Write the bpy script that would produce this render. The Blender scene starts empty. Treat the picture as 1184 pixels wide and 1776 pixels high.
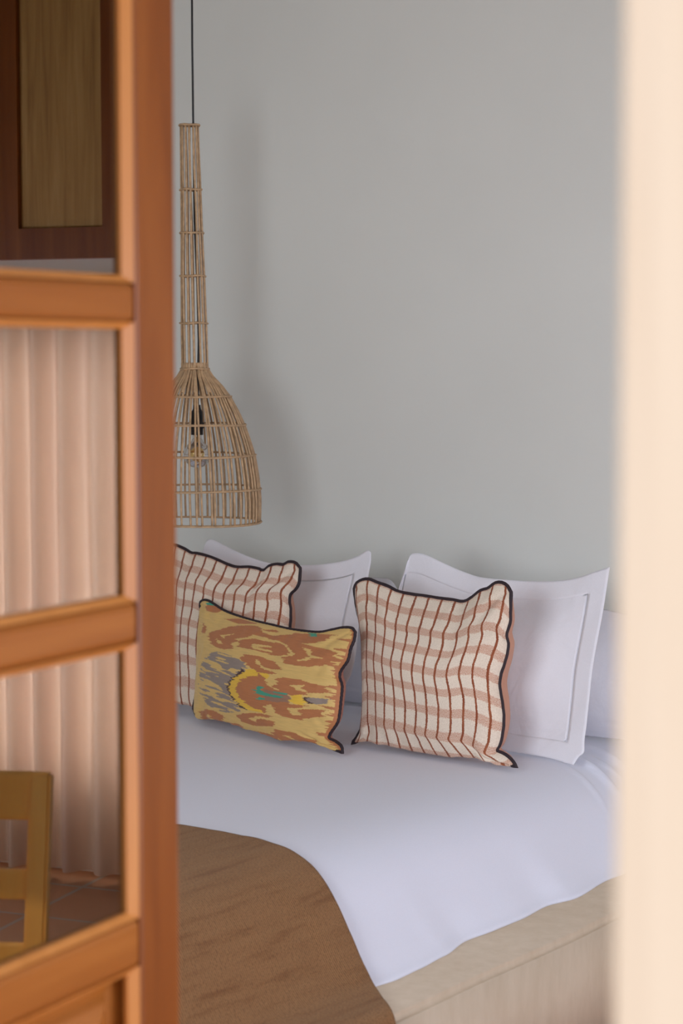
import bpy, bmesh, math, random
from mathutils import Vector, Matrix, noise
random.seed(7)
S = bpy.context.scene
COL = S.collection
PI = math.pi

# ------------------------------------------------------------------ camera
cam_data = bpy.data.cameras.new('camera')
cam_data.sensor_fit = 'VERTICAL'
cam_data.sensor_height = 36.0
cam_data.lens = 3419.0 / 1776.0 * 36.0
cam_data.clip_start = 0.05
cam_data.dof.use_dof = True
cam_data.dof.focus_distance = 4.97
cam_data.dof.aperture_fstop = 5.0
cam = bpy.data.objects.new('camera', cam_data)
COL.objects.link(cam)
cam.location = (0, 0, 1.55)
cam.rotation_euler = (PI / 2 - math.atan(268 / 3419), 0, math.radians(36.7))
S.camera = cam

# ------------------------------------------------------------------ light
WORLD_STRENGTH = 1.62
world = bpy.data.worlds.new('daylight')
S.world = world
world.use_nodes = True
bg = world.node_tree.nodes['Background']
bg.inputs['Color'].default_value = (0.78, 0.86, 1.0, 1)
bg.inputs['Strength'].default_value = WORLD_STRENGTH

sun_data = bpy.data.lights.new('sun', 'SUN')
sun_data.energy = 1.6
sun_data.angle = math.radians(0.6)
sun_data.color = (1.0, 0.90, 0.78)
sun = bpy.data.objects.new('sun', sun_data)
COL.objects.link(sun)
sun_dir = Vector((0.10, 0.80, -0.84)).normalized()      # direction the light travels
sun.rotation_euler = sun_dir.to_track_quat('-Z', 'Y').to_euler()


def portal(name, loc, rot, sx, sy):                      # guides sky light through an opening; emits nothing
    d = bpy.data.lights.new(name, 'AREA')
    d.shape = 'RECTANGLE'
    d.size = sx
    d.size_y = sy
    d.cycles.is_portal = True
    o = bpy.data.objects.new(name, d)
    COL.objects.link(o)
    o.location = loc
    o.rotation_euler = rot


WX0, WX1, WZ0, WZ1 = -2.95, -1.75, 0.85, 2.25             # window in the terrace wall
DX0, DX1, DZ1 = -1.37, -0.427, 2.42                       # doorway
BX0, BX1, BZ0, BZ1 = 0.02, 1.00, 0.25, 1.66               # added window behind the curtain, there to brighten it
YB = 4.85                                                 # headboard wall


def daylight(name, loc, rot, sx, sy, power, color):      # area light in a window opening; some openings are added for fill
    d = bpy.data.lights.new(name, 'AREA')
    d.shape = 'RECTANGLE'
    d.size = sx
    d.size_y = sy
    d.energy = power
    d.color = color
    o = bpy.data.objects.new(name, d)
    COL.objects.link(o)
    o.location = loc
    o.rotation_euler = rot


daylight('window_daylight', ((WX0 + WX1) / 2, 0.96, (WZ0 + WZ1) / 2), (PI / 2, 0, 0), WX1 - WX0 - .1, WZ1 - WZ0 - .1, 30.0, (0.87, 0.92, 1.0))
daylight('curtain_fill', ((BX0 + BX1) / 2, YB + 0.02, (BZ0 + BZ1) / 2), (-PI / 2, 0, 0), BX1 - BX0 - .1, BZ1 - BZ0 - .1, 26.0, (1.0, 0.90, 0.78))  # added light behind the curtain, to brighten its reflection in the panes
RY0, RY1, RZ0, RZ1 = 1.5, 3.6, 0.35, 1.85                  # unseen window added in the right wall for fill light
daylight('side_fill', (1.66, (RY0 + RY1) / 2, (RZ0 + RZ1) / 2), (0, PI / 2, 0), RZ1 - RZ0 - .1, RY1 - RY0 - .1, 74.0, (0.74, 0.82, 1.0))  # added fill light for the room, from the right
portal('portal_door', ((DX0 + DX1) / 2, 0.74, DZ1 / 2), (PI / 2, 0, 0), DX1 - DX0, DZ1)

S.view_settings.view_transform = 'Standard'
S.view_settings.look = 'None'
S.view_settings.gamma = 1.0
S.view_settings.use_curve_mapping = False
S.view_settings.exposure = 0.12
S.render.film_transparent = False
try:
    S.cycles.use_denoising = True
    S.cycles.denoiser = 'OPENIMAGEDENOISE'
    S.cycles.max_bounces = 12
    S.cycles.diffuse_bounces = 6
    S.cycles.transparent_max_bounces = 16
    S.cycles.sample_clamp_indirect = 6.0
    S.cycles.caustics_reflective = False
    S.cycles.caustics_refractive = False
except Exception:
    pass


# ------------------------------------------------------------------ helpers
def obj(name, bm, mat, parent=None, smooth=False):
    me = bpy.data.meshes.new(name)
    bm.normal_update()
    bm.to_mesh(me)
    bm.free()
    if mat:
        me.materials.append(mat)
    if smooth:
        for p in me.polygons:
            p.use_smooth = True
    o = bpy.data.objects.new(name, me)
    COL.objects.link(o)
    if parent:
        o.parent = parent
    return o


def tag(o, label, cat, group=None):
    o['label'] = label
    o['category'] = cat
    if group:
        o['group'] = group
    return o


def thing(name, label, cat, loc=(0, 0, 0), rot=(0, 0, 0), group=None):
    o = bpy.data.objects.new(name, None)
    COL.objects.link(o)
    o.location = loc
    o.rotation_euler = rot
    return tag(o, label, cat, group)


def struct(name, bm, mat, smooth=False, label=None):
    o = obj(name, bm, mat, None, smooth)
    o['kind'] = 'structure'
    if label:
        o['label'] = label
    return o


def bx(bm, x0, x1, y0, y1, z0, z1):
    vs = [bm.verts.new((x, y, z)) for z in (z0, z1) for y in (y0, y1) for x in (x0, x1)]
    for f in ((0, 2, 3, 1), (4, 5, 7, 6), (0, 1, 5, 4), (2, 6, 7, 3), (0, 4, 6, 2), (1, 3, 7, 5)):
        bm.faces.new([vs[i] for i in f])
    return vs


def box(x0, x1, y0, y1, z0, z1, bevel=0.0, seg=2):
    bm = bmesh.new()
    bx(bm, x0, x1, y0, y1, z0, z1)
    if bevel:
        bmesh.ops.bevel(bm, geom=bm.edges[:], offset=bevel, segments=seg, affect='EDGES', profile=0.5)
    return bm


def tube(bm, pts, r, n=8, closed=False, cap=True):
    """sweep a circle of radius r (number or per-point list) along pts"""
    pts = [Vector(p) for p in pts]
    N = len(pts)
    rings = []
    up = Vector((0, 0, 1))
    prev = None
    for i, p in enumerate(pts):
        if closed:
            t = pts[(i + 1) % N] - pts[i - 1]
        else:
            t = pts[min(i + 1, N - 1)] - pts[max(i - 1, 0)]
        t.normalize()
        if prev is None:
            a = t.cross(up)
            if a.length < 1e-3:
                a = t.cross(Vector((1, 0, 0)))
            a.normalize()
        else:
            a = prev - t * prev.dot(t)
            if a.length < 1e-6:
                a = t.orthogonal()
            a.normalize()
        prev = a
        b = t.cross(a)
        rr = r[i] if isinstance(r, (list, tuple)) else r
        rings.append([bm.verts.new(p + (a * math.cos(2 * PI * k / n) + b * math.sin(2 * PI * k / n)) * rr) for k in range(n)])
    for i in range(N if closed else N - 1):
        A, B = rings[i], rings[(i + 1) % N]
        for k in range(n):
            bm.faces.new((A[k], A[(k + 1) % n], B[(k + 1) % n], B[k]))
    if cap and not closed:
        bm.faces.new(rings[0][::-1])
        bm.faces.new(rings[-1])


def lathe(bm, prof, n=24, c=(0, 0)):
    rings = []
    for r, z in prof:
        rings.append([bm.verts.new((c[0] + r * math.cos(2 * PI * k / n), c[1] + r * math.sin(2 * PI * k / n), z)) for k in range(n)])
    for A, B in zip(rings, rings[1:]):
        for k in range(n):
            bm.faces.new((A[k], A[(k + 1) % n], B[(k + 1) % n], B[k]))
    bmesh.ops.remove_doubles(bm, verts=bm.verts[:], dist=1e-5)


def catmull(pts, n):
    """smooth resample of a polyline to n points evenly by arc length"""
    P = [Vector(p) for p in pts]
    P = [P[0] * 2 - P[1]] + P + [P[-1] * 2 - P[-2]]
    dense = []
    for i in range(1, len(P) - 2):
        for k in range(12):
            t = k / 12
            p0, p1, p2, p3 = P[i - 1], P[i], P[i + 1], P[i + 2]
            dense.append(0.5 * ((2 * p1) + (p2 - p0) * t + (2 * p0 - 5 * p1 + 4 * p2 - p3) * t * t + (3 * p1 - p0 - 3 * p2 + p3) * t ** 3))
    dense.append(P[-2].copy())
    L = [0.0]
    for a, b in zip(dense, dense[1:]):
        L.append(L[-1] + (b - a).length)
    out = []
    j = 0
    for i in range(n):
        d = L[-1] * i / (n - 1)
        while j < len(L) - 2 and L[j + 1] < d:
            j += 1
        seg = L[j + 1] - L[j]
        out.append(dense[j].lerp(dense[j + 1], (d - L[j]) / seg if seg > 1e-9 else 0))
    return out


# ------------------------------------------------------------------ materials
def nt(name):
    m = bpy.data.materials.new(name)
    m.use_nodes = True
    t = m.node_tree
    b = t.nodes['Principled BSDF']
    return m, t, b


def N(t, typ, **kw):
    n = t.nodes.new(typ)
    for k, v in kw.items():
        if hasattr(n, k) and k not in n.inputs:
            setattr(n, k, v)
        else:
            n.inputs[k].default_value = v
    return n


def ramp(t, fac, stops):
    r = t.nodes.new('ShaderNodeValToRGB')
    e = r.color_ramp.elements
    while len(e) < len(stops):
        e.new(0.5)
    for i, (p, c) in enumerate(stops):
        e[i].position = p
        e[i].color = (*c, 1)
    t.links.new(fac, r.inputs[0])
    return r.outputs[0]


def mapping(t, src, scale=(1, 1, 1), rot=(0, 0, 0)):
    mp = t.nodes.new('ShaderNodeMapping')
    mp.inputs['Scale'].default_value = scale
    mp.inputs['Rotation'].default_value = rot
    t.links.new(src, mp.inputs[0])
    return mp.outputs[0]


def bump(t, b, h, strength=0.3, dist=0.002):
    n = t.nodes.new('ShaderNodeBump')
    n.inputs['Strength'].default_value = strength
    n.inputs['Distance'].default_value = dist
    t.links.new(h, n.inputs['Height'])
    t.links.new(n.outputs[0], b.inputs['Normal'])


def simple(name, col, rough=0.6, metal=0.0, nscale=40, amt=0.06, bstr=0.1, bdist=0.001):
    m, t, b = nt(name)
    tc = t.nodes.new('ShaderNodeTexCoord')
    nz = N(t, 'ShaderNodeTexNoise', Scale=nscale, Detail=4.0)
    t.links.new(tc.outputs['Object'], nz.inputs['Vector'])
    c = Vector(col)
    t.links.new(ramp(t, nz.outputs['Fac'], [(0.3, c * (1 - amt)), (0.7, c * (1 + amt))]), b.inputs['Base Color'])
    b.inputs['Roughness'].default_value = rough
    b.inputs['Metallic'].default_value = metal
    bump(t, b, nz.outputs['Fac'], bstr, bdist)
    return m


def wood(name, c0, c1, c2, rough=0.35, axis='Z', coat=0.04, fine=1.0):
    m, t, b = nt(name)
    tc = t.nodes.new('ShaderNodeTexCoord')
    sc = {'Z': (14, 14, 0.8), 'X': (0.8, 14, 14), 'Y': (14, 0.8, 14)}[axis]
    v = mapping(t, tc.outputs['Object'], tuple(s * fine for s in sc))
    nz = N(t, 'ShaderNodeTexNoise', Scale=1.6, Detail=6.0, Roughness=0.6, Distortion=0.6)
    t.links.new(v, nz.inputs['Vector'])
    col = ramp(t, nz.outputs['Fac'], [(0.25, c0), (0.5, c1), (0.78, c2)])
    t.links.new(col, b.inputs['Base Color'])
    b.inputs['Roughness'].default_value = rough
    b.inputs['Coat Weight'].default_value = coat
    b.inputs['Specular IOR Level'].default_value = 0.3
    b.inputs['Coat Roughness'].default_value = 0.2
    bump(t, b, nz.outputs['Fac'], 0.15, 0.002)
    return m


def plaster(name, col, var=0.03, bstr=0.25):
    m, t, b = nt(name)
    tc = t.nodes.new('ShaderNodeTexCoord')
    n1 = N(t, 'ShaderNodeTexNoise', Scale=1.3, Detail=3.0)
    n2 = N(t, 'ShaderNodeTexNoise', Scale=22.0, Detail=6.0)
    for n in (n1, n2):
        t.links.new(tc.outputs['Object'], n.inputs['Vector'])
    c = Vector(col)
    t.links.new(ramp(t, n1.outputs['Fac'], [(0.3, c * (1 - var)), (0.7, c * (1 + var))]), b.inputs['Base Color'])
    b.inputs['Roughness'].default_value = 0.9
    bump(t, b, n2.outputs['Fac'], bstr, 0.003)
    return m


M_WALL = plaster('wall_plaster', (0.735, 0.735, 0.68))
M_CEIL = plaster('ceiling_plaster', (0.46, 0.44, 0.42))
M_BASE = None
M_DOOR = wood('orange_stained_wood', (0.15, 0.034, 0.005), (0.235, 0.063, 0.009), (0.33, 0.102, 0.018), rough=0.38)
M_DOORX = wood('orange_stained_wood_rail', (0.27, 0.076, 0.010), (0.335, 0.103, 0.015), (0.41, 0.14, 0.025), rough=0.38, axis='X', fine=.6)
M_BEAD = wood('lit_orange_bead_wood', (0.50, 0.18, 0.035), (0.58, 0.22, 0.05), (0.66, 0.27, 0.07), rough=0.4)  # orange door wood, with the light on the sloping beads put into its colour
M_JAMB = wood('pale_frame_wood', (0.54, 0.41, 0.28), (0.60, 0.485, 0.37), (0.65, 0.545, 0.43), rough=0.5, fine=0.6)
M_CHAIR = wood('honey_chair_wood', (0.78, 0.34, 0.06), (0.86, 0.41, 0.08), (0.90, 0.48, 0.11), rough=0.4)
M_SHUT = wood('brown_shutter_wood', (0.34, 0.16, 0.04), (0.50, 0.26, 0.07), (0.64, 0.37, 0.12), rough=0.5, fine=1.6)


def tile_floor(name, c0, c1, scale):
    m, t, b = nt(name)
    tc = t.nodes.new('ShaderNodeTexCoord')
    br = N(t, 'ShaderNodeTexBrick', Scale=scale)
    br.offset = 0.0
    br.inputs['Color1'].default_value = (*c0, 1)
    br.inputs['Color2'].default_value = (*c1, 1)
    br.inputs['Mortar'].default_value = (0.35, 0.30, 0.25, 1)
    br.inputs['Mortar Size'].default_value = 0.012
    br.inputs['Brick Width'].default_value = 0.5
    br.inputs['Row Height'].default_value = 0.5
    t.links.new(tc.outputs['Object'], br.inputs['Vector'])
    t.links.new(br.outputs['Color'], b.inputs['Base Color'])
    b.inputs['Roughness'].default_value = 0.5
    bump(t, b, br.outputs['Fac'], -0.3, 0.003)
    return m


M_FLOOR = tile_floor('terracotta_tiles', (0.40, 0.19, 0.10), (0.46, 0.23, 0.12), 1.6)
M_TERR = tile_floor('terrace_tiles', (0.50, 0.36, 0.24), (0.55, 0.40, 0.28), 1.6)


def linen(name, col, wr=0.35, wscale=5.0, weave=True):
    m, t, b = nt(name)
    tc = t.nodes.new('ShaderNodeTexCoord')
    n1 = N(t, 'ShaderNodeTexNoise', Scale=wscale, Detail=3.0, Roughness=0.55, Distortion=0.8)
    t.links.new(tc.outputs['Object'], n1.inputs['Vector'])
    n2 = N(t, 'ShaderNodeTexNoise', Scale=420.0, Detail=1.0)
    t.links.new(tc.outputs['Object'], n2.inputs['Vector'])
    mx = N(t, 'ShaderNodeMath', operation='MULTIPLY_ADD')
    mx.inputs[1].default_value = 0.03
    t.links.new(n2.outputs['Fac'], mx.inputs[0])
    t.links.new(n1.outputs['Fac'], mx.inputs[2])
    c = Vector(col)
    t.links.new(ramp(t, n2.outputs['Fac'], [(0.35, c * 0.985), (0.65, c * 1.01)]), b.inputs['Base Color'])
    b.inputs['Roughness'].default_value = 0.85
    b.inputs['Sheen Weight'].default_value = 0.15
    bump(t, b, mx.outputs[0], wr, 0.012)
    return m


M_SHEET = linen('white_sheet_cotton', (0.73, 0.74, 0.83), 0.12, 4.0)
M_SHAM = linen('white_pillow_cotton', (0.84, 0.83, 0.87), 0.35, 9.0)
M_PIPE = simple('black_piping_cord', (0.022, 0.010, 0.014), 0.7, nscale=300, bstr=0.4)
M_TERRA = linen('terracotta_back_cotton', (0.56, 0.26, 0.155), 0.3, 12.0)
M_TERRA2 = linen('rust_back_cotton', (0.42, 0.14, 0.075), 0.3, 12.0)


def plaid_mat():
    m, t, b = nt('cream_plaid_wool')
    uv = t.nodes.new('ShaderNodeUVMap')
    uv.uv_map = 'UVMap'
    wob = N(t, 'ShaderNodeTexNoise', Scale=9.0, Detail=3.0)
    t.links.new(uv.outputs[0], wob.inputs['Vector'])
    fine = N(t, 'ShaderNodeTexNoise', Scale=150.0, Detail=2.0)
    t.links.new(uv.outputs[0], fine.inputs['Vector'])
    sep = t.nodes.new('ShaderNodeSeparateXYZ')
    t.links.new(uv.outputs[0], sep.inputs[0])

    def math_(op, a, bb, c=None):
        n = t.nodes.new('ShaderNodeMath')
        n.operation = op
        for i, v in enumerate((a, bb, c)):
            if v is None:
                continue
            if isinstance(v, (int, float)):
                n.inputs[i].default_value = v
            else:
                t.links.new(v, n.inputs[i])
        return n.outputs[0]

    def band(coord, count, phase, width, wobble, edge, rag):
        x = math_('MULTIPLY_ADD', coord, count, phase)
        x = math_('MULTIPLY_ADD', math_('SUBTRACT', wob.outputs['Fac'], 0.5), wobble, x)
        fr = math_('ABSOLUTE', math_('SUBTRACT', math_('FRACT', x, 0), 0.5), 0)     # 0 at the stripe's centre
        fr = math_('MULTIPLY_ADD', math_('SUBTRACT', fine.outputs['Fac'], 0.5), rag, fr)
        mr = N(t, 'ShaderNodeMapRange')
        mr.inputs['From Min'].default_value = width + edge
        mr.inputs['From Max'].default_value = width
        t.links.new(fr, mr.inputs['Value'])
        return mr.outputs[0]

    vert = band(sep.outputs['X'], 13.0, 0.1, 0.068, 0.22, 0.03, 0.10)
    horz = band(sep.outputs['Y'], 8.3, 0.15, 0.17, 0.14, 0.05, 0.16)
    # the hatch inside the broad bands: cream and rust threads
    wv = N(t, 'ShaderNodeTexNoise', Scale=240.0, Detail=1.0)
    t.links.new(mapping(t, uv.outputs[0], (1.4, 0.8, 1)), wv.inputs['Vector'])
    hatch = N(t, 'ShaderNodeMapRange')
    hatch.inputs['From Min'].default_value = 0.36
    hatch.inputs['From Max'].default_value = 0.62
    hatch.inputs['To Min'].default_value = 0.25
    hatch.inputs['To Max'].default_value = 0.95
    t.links.new(wv.outputs['Fac'], hatch.inputs['Value'])
    hz = math_('MULTIPLY', horz, hatch.outputs[0])
    cream = ramp(t, fine.outputs['Fac'], [(0.3, (0.73, 0.60, 0.47)), (0.7, (0.86, 0.74, 0.60))])
    m1 = t.nodes.new('ShaderNodeMix'); m1.data_type = 'RGBA'
    t.links.new(hz, m1.inputs[0]); t.links.new(cream, m1.inputs[6])
    m1.inputs[7].default_value = (0.56, 0.27, 0.17, 1)
    m2 = t.nodes.new('ShaderNodeMix'); m2.data_type = 'RGBA'
    t.links.new(vert, m2.inputs[0]); t.links.new(m1.outputs[2], m2.inputs[6])
    t.links.new(ramp(t, wob.outputs['Fac'], [(0.35, (0.24, 0.055, 0.018)), (0.65, (0.33, 0.095, 0.036))]), m2.inputs[7])
    t.links.new(m2.outputs[2], b.inputs['Base Color'])
    b.inputs['Roughness'].default_value = 0.95
    b.inputs['Sheen Weight'].default_value = 0.2
    bump(t, b, wv.outputs['Fac'], 0.5, 0.0015)
    return m


M_PLAID = plaid_mat()


def ikat_mat():
    m, t, b = nt('ikat_silk_cotton')
    at = t.nodes.new('ShaderNodeVertexColor')
    at.layer_name = 'dye'
    tc = t.nodes.new('ShaderNodeTexCoord')
    n1 = N(t, 'ShaderNodeTexNoise', Scale=1.0, Detail=2.0)
    t.links.new(mapping(t, tc.outputs['Object'], (30, 30, 700)), n1.inputs['Vector'])
    mx = t.nodes.new('ShaderNodeMix'); mx.data_type = 'RGBA'; mx.blend_type = 'MULTIPLY'
    mx.inputs[0].default_value = 1.0
    t.links.new(at.outputs['Color'], mx.inputs[6])
    t.links.new(ramp(t, n1.outputs['Fac'], [(0.3, (0.86, 0.86, 0.86)), (0.7, (1, 1, 1))]), mx.inputs[7])
    t.links.new(mx.outputs[2], b.inputs['Base Color'])
    b.inputs['Roughness'].default_value = 0.6
    b.inputs['Sheen Weight'].default_value = 0.2
    bump(t, b, n1.outputs['Fac'], 0.25, 0.001)
    return m


M_IKAT = ikat_mat()


def throw_mat():
    m, t, b = nt('brown_woven_wool')
    uv = t.nodes.new('ShaderNodeUVMap')
    uv.uv_map = 'UVMap'                                    # metres along the cloth
    big = N(t, 'ShaderNodeTexNoise', Scale=1.0, Detail=4.0, Roughness=0.6)
    t.links.new(mapping(t, uv.outputs[0], (40, 5.0, 1), (0, 0, 0.02)), big.inputs['Vector'])
    w1 = N(t, 'ShaderNodeTexWave', Scale=62.0, Distortion=1.2, Detail=1.0)
    w1.inputs['Detail Scale'].default_value = 3.0
    t.links.new(mapping(t, uv.outputs[0], (1, 1, 1), (0, 0, PI / 2 + 0.25)), w1.inputs['Vector'])
    fine = N(t, 'ShaderNodeTexNoise', Scale=330.0, Detail=2.0)
    t.links.new(mapping(t, uv.outputs[0], (1, 0.6, 1)), fine.inputs['Vector'])
    a = N(t, 'ShaderNodeMath', operation='MULTIPLY_ADD')
    a.inputs[1].default_value = 0.65
    t.links.new(w1.outputs['Fac'], a.inputs[0])
    t.links.new(fine.outputs['Fac'], a.inputs[2])
    c1 = ramp(t, a.outputs[0], [(0.38, (0.075, 0.031, 0.010)), (1.0, (0.33, 0.165, 0.066))])
    mx = t.nodes.new('ShaderNodeMix'); mx.data_type = 'RGBA'; mx.blend_type = 'MULTIPLY'
    mx.inputs[0].default_value = 1.0
    t.links.new(c1, mx.inputs[6])
    t.links.new(ramp(t, big.outputs['Fac'], [(0.30, (0.74, 0.63, 0.52)), (0.46, (0.97, 0.94, 0.90)), (0.7, (1.05, 1.05, 1.05))]), mx.inputs[7])
    t.links.new(mx.outputs[2], b.inputs['Base Color'])
    b.inputs['Roughness'].default_value = 1.0
    b.inputs['Sheen Weight'].default_value = 0.10
    b.inputs['Sheen Tint'].default_value = (0.8, 0.6, 0.4, 1)
    bump(t, b, a.outputs[0], 0.7, 0.002)
    return m


M_THROW = throw_mat()


def platform_mat():
    m, t, b = nt('beige_lime_plaster')
    tc = t.nodes.new('ShaderNodeTexCoord')
    n1 = N(t, 'ShaderNodeTexNoise', Scale=1.0, Detail=5.0, Roughness=0.65)
    t.links.new(mapping(t, tc.outputs['Object'], (24, 24, 7)), n1.inputs['Vector'])
    n2 = N(t, 'ShaderNodeTexNoise', Scale=3.0, Detail=4.0)
    t.links.new(tc.outputs['Object'], n2.inputs['Vector'])
    mx = t.nodes.new('ShaderNodeMix'); mx.data_type = 'RGBA'; mx.blend_type = 'MULTIPLY'
    mx.inputs[0].default_value = 1.0
    t.links.new(ramp(t, n1.outputs['Fac'], [(0.3, (0.56, 0.45, 0.33)), (0.7, (0.63, 0.52, 0.395))]), mx.inputs[6])
    t.links.new(ramp(t, n2.outputs['Fac'], [(0.3, (0.92, 0.90, 0.87)), (0.7, (1, 1, 1))]), mx.inputs[7])
    t.links.new(mx.outputs[2], b.inputs['Base Color'])
    b.inputs['Roughness'].default_value = 0.85
    bump(t, b, n1.outputs['Fac'], 0.25, 0.004)
    return m


M_BASE = platform_mat()
M_RATTAN = simple('rattan_cane', (0.47, 0.305, 0.165), 0.6, nscale=60, amt=0.22, bstr=0.3)
M_BLACK = simple('black_plastic', (0.012, 0.011, 0.011), 0.45)
M_BRASS = simple('filament_metal', (0.75, 0.55, 0.28), 0.3, 0.8)


def glass_mat(name, tint, refl, rough=0.0):
    m, t, b = nt(name)
    t.nodes.remove(b)
    tr = t.nodes.new('ShaderNodeBsdfTransparent')
    tr.inputs[0].default_value = (*tint, 1)
    gl = t.nodes.new('ShaderNodeBsdfGlossy')
    gl.inputs['Roughness'].default_value = rough
    fr = t.nodes.new('ShaderNodeLayerWeight')
    fr.inputs['Blend'].default_value = refl
    mx = t.nodes.new('ShaderNodeMixShader')
    t.links.new(fr.outputs['Fresnel'], mx.inputs[0])
    t.links.new(tr.outputs[0], mx.inputs[1])
    t.links.new(gl.outputs[0], mx.inputs[2])
    t.links.new(mx.outputs[0], t.nodes['Material Output'].inputs[0])
    return m


M_GLASS = glass_mat('door_glass', (0.96, 0.97, 0.96), 0.72, 0.01)
M_WGLASS = glass_mat('window_glass', (0.97, 0.98, 0.98), 0.35)
M_BULB = glass_mat('amber_bulb_glass', (0.92, 0.76, 0.48), 0.45)


def curtain_mat():
    m, t, b = nt('sheer_curtain_cloth')
    t.nodes.remove(b)
    d = t.nodes.new('ShaderNodeBsdfDiffuse')
    d.inputs[0].default_value = (0.70, 0.50, 0.36, 1)
    tl = t.nodes.new('ShaderNodeBsdfTranslucent')
    tl.inputs[0].default_value = (0.70, 0.52, 0.44, 1)
    tc = t.nodes.new('ShaderNodeTexCoord')
    nz = N(t, 'ShaderNodeTexNoise', Scale=3.0)
    t.links.new(mapping(t, tc.outputs['Object'], (4, 4, 0.2)), nz.inputs['Vector'])
    t.links.new(ramp(t, nz.outputs['Fac'], [(0.3, (0.58, 0.38, 0.28)), (0.7, (0.76, 0.56, 0.38))]), d.inputs[0])
    mx = t.nodes.new('ShaderNodeMixShader')
    mx.inputs[0].default_value = 0.35
    t.links.new(d.outputs[0], mx.inputs[1])
    t.links.new(tl.outputs[0], mx.inputs[2])
    t.links.new(mx.outputs[0], t.nodes['Material Output'].inputs[0])
    return m


M_CURT = curtain_mat()
M_CERAM = simple('white_ceiling_rose', (0.7, 0.7, 0.68), 0.5)

PLAID_R_TOP = [(-0.3187, 0.4091), (-0.313, 0.4251), (-0.2952, 0.4356), (-0.2727, 0.4387), (-0.2433, 0.4315), (-0.2104, 0.4245), (-0.1754, 0.4132), (-0.134, 0.4085), (-0.0916, 0.4071), (-0.0459, 0.4044), (-0.0008, 0.4032), (0.0315, 0.4011), (0.0532, 0.4117), (0.0806, 0.433), (0.1025, 0.4405), (0.1217, 0.4552), (0.1421, 0.4581), (0.1603, 0.4505), (0.1724, 0.4352)]
PLAID_R_RIGHT = [(0.1724, 0.4352), (0.1754, 0.3943), (0.1779, 0.3578), (0.171, 0.3278), (0.1795, 0.2992), (0.1752, 0.2622), (0.1658, 0.2247), (0.1658, 0.1955), (0.1768, 0.16), (0.186, 0.1245), (0.1885, 0.0884), (0.1842, 0.0515), (0.1759, 0.0345), (0.1953, 0.0296), (0.2187, 0.0194), (0.2395, 0.0002)]
PLAID_R_BOTTOM = [(-0.2737, -0.0008), (-0.2169, -0.0002), (-0.1237, -0.0013), (-0.0327, -0.0008), (0.0566, -0.0019), (0.1441, -0.0029), (0.1963, -0.008), (0.2395, 0.0002)]
PLAID_R_LEFT = [(-0.3187, 0.4091), (-0.3081, 0.357), (-0.285, 0.266), (-0.2656, 0.1445), (-0.254, 0.0536), (-0.258, 0.0255), (-0.2737, -0.0008)]
PLAID_L_TOPRIGHT = [(-0.1789, 0.4744), (-0.1457, 0.4628), (-0.1235, 0.4625), (-0.0671, 0.4541), (0.0009, 0.4367), (0.0338, 0.4321), (0.0759, 0.4349), (0.1122, 0.4323), (0.1317, 0.4286), (0.1503, 0.443), (0.1783, 0.4497), (0.199, 0.4494), (0.2181, 0.4588), (0.243, 0.4571), (0.2614, 0.4437)]
PLAID_L_RIGHT = [(0.2614, 0.4437), (0.264, 0.4147), (0.2598, 0.3901), (0.2389, 0.3675), (0.238, 0.348), (0.2459, 0.3243), (0.2508, 0.2811)]
IKAT_TOP = [(-0.3429, 0.3131), (-0.3506, 0.3323), (-0.3344, 0.3422), (-0.3048, 0.34), (-0.2483, 0.3239), (-0.1944, 0.3145), (-0.1036, 0.3058), (-0.0285, 0.3022), (0.0571, 0.2984), (0.1624, 0.3016), (0.2172, 0.3136), (0.2602, 0.3241), (0.2934, 0.3261), (0.3089, 0.3171)]
IKAT_RIGHT = [(0.3089, 0.3171), (0.3093, 0.2959), (0.3013, 0.2723), (0.2972, 0.2415), (0.2771, 0.2118), (0.2768, 0.1935), (0.2907, 0.1725), (0.2948, 0.1351), (0.2972, 0.1052), (0.2946, 0.0777), (0.2746, 0.0476), (0.2733, 0.0338), (0.3015, 0.0288), (0.3236, 0.0201), (0.3316, 0.0047)]
IKAT_BOTTOM = [(-0.3139, 0.0159), (-0.2706, 0.0022), (-0.1787, -0.0012), (-0.0785, 0.0034), (0.0212, -0.0012), (0.119, -0.0087), (0.2124, -0.0086), (0.2912, -0.0044), (0.3316, 0.0047)]
IKAT_LEFT = [(-0.3429, 0.3131), (-0.3328, 0.2843), (-0.324, 0.219), (-0.3095, 0.1217), (-0.3063, 0.0481), (-0.3139, 0.0159)]
SHAM_R_TOP = [(-0.2477, 0.4489), (-0.2441, 0.4991), (-0.2269, 0.5086), (-0.1913, 0.5058), (-0.1292, 0.4866), (-0.0685, 0.4694), (-0.0096, 0.4571), (0.0646, 0.4542), (0.1457, 0.4552), (0.2241, 0.4623), (0.291, 0.4765), (0.3392, 0.4939), (0.3822, 0.5092)]
SHAM_R_RIGHT = [(0.3822, 0.5092), (0.3831, 0.4457), (0.385, 0.3687), (0.3853, 0.2921), (0.3859, 0.2312), (0.3928, 0.1561), (0.3983, 0.0965), (0.4008, 0.0518), (0.4051, 0.0224), (0.3928, 0.009), (0.3822, -0.0132)]
SHAM_L_TOP = [(-0.2497, 0.4783), (-0.2418, 0.4987), (-0.2194, 0.5), (-0.1897, 0.491), (-0.1161, 0.4686), (-0.0451, 0.4519), (0.0228, 0.4422), (0.1089, 0.441), (0.1913, 0.4482), (0.2702, 0.4637), (0.3262, 0.4843), (0.354, 0.5031), (0.3675, 0.4971)]
SHAM_L_RIGHT = [(0.3675, 0.4971), (0.3734, 0.4654), (0.3741, 0.4064), (0.3748, 0.3393), (0.3774, 0.2727), (0.3881, 0.1907), (0.3886, 0.1412), (0.3793, 0.0991)]
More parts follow.
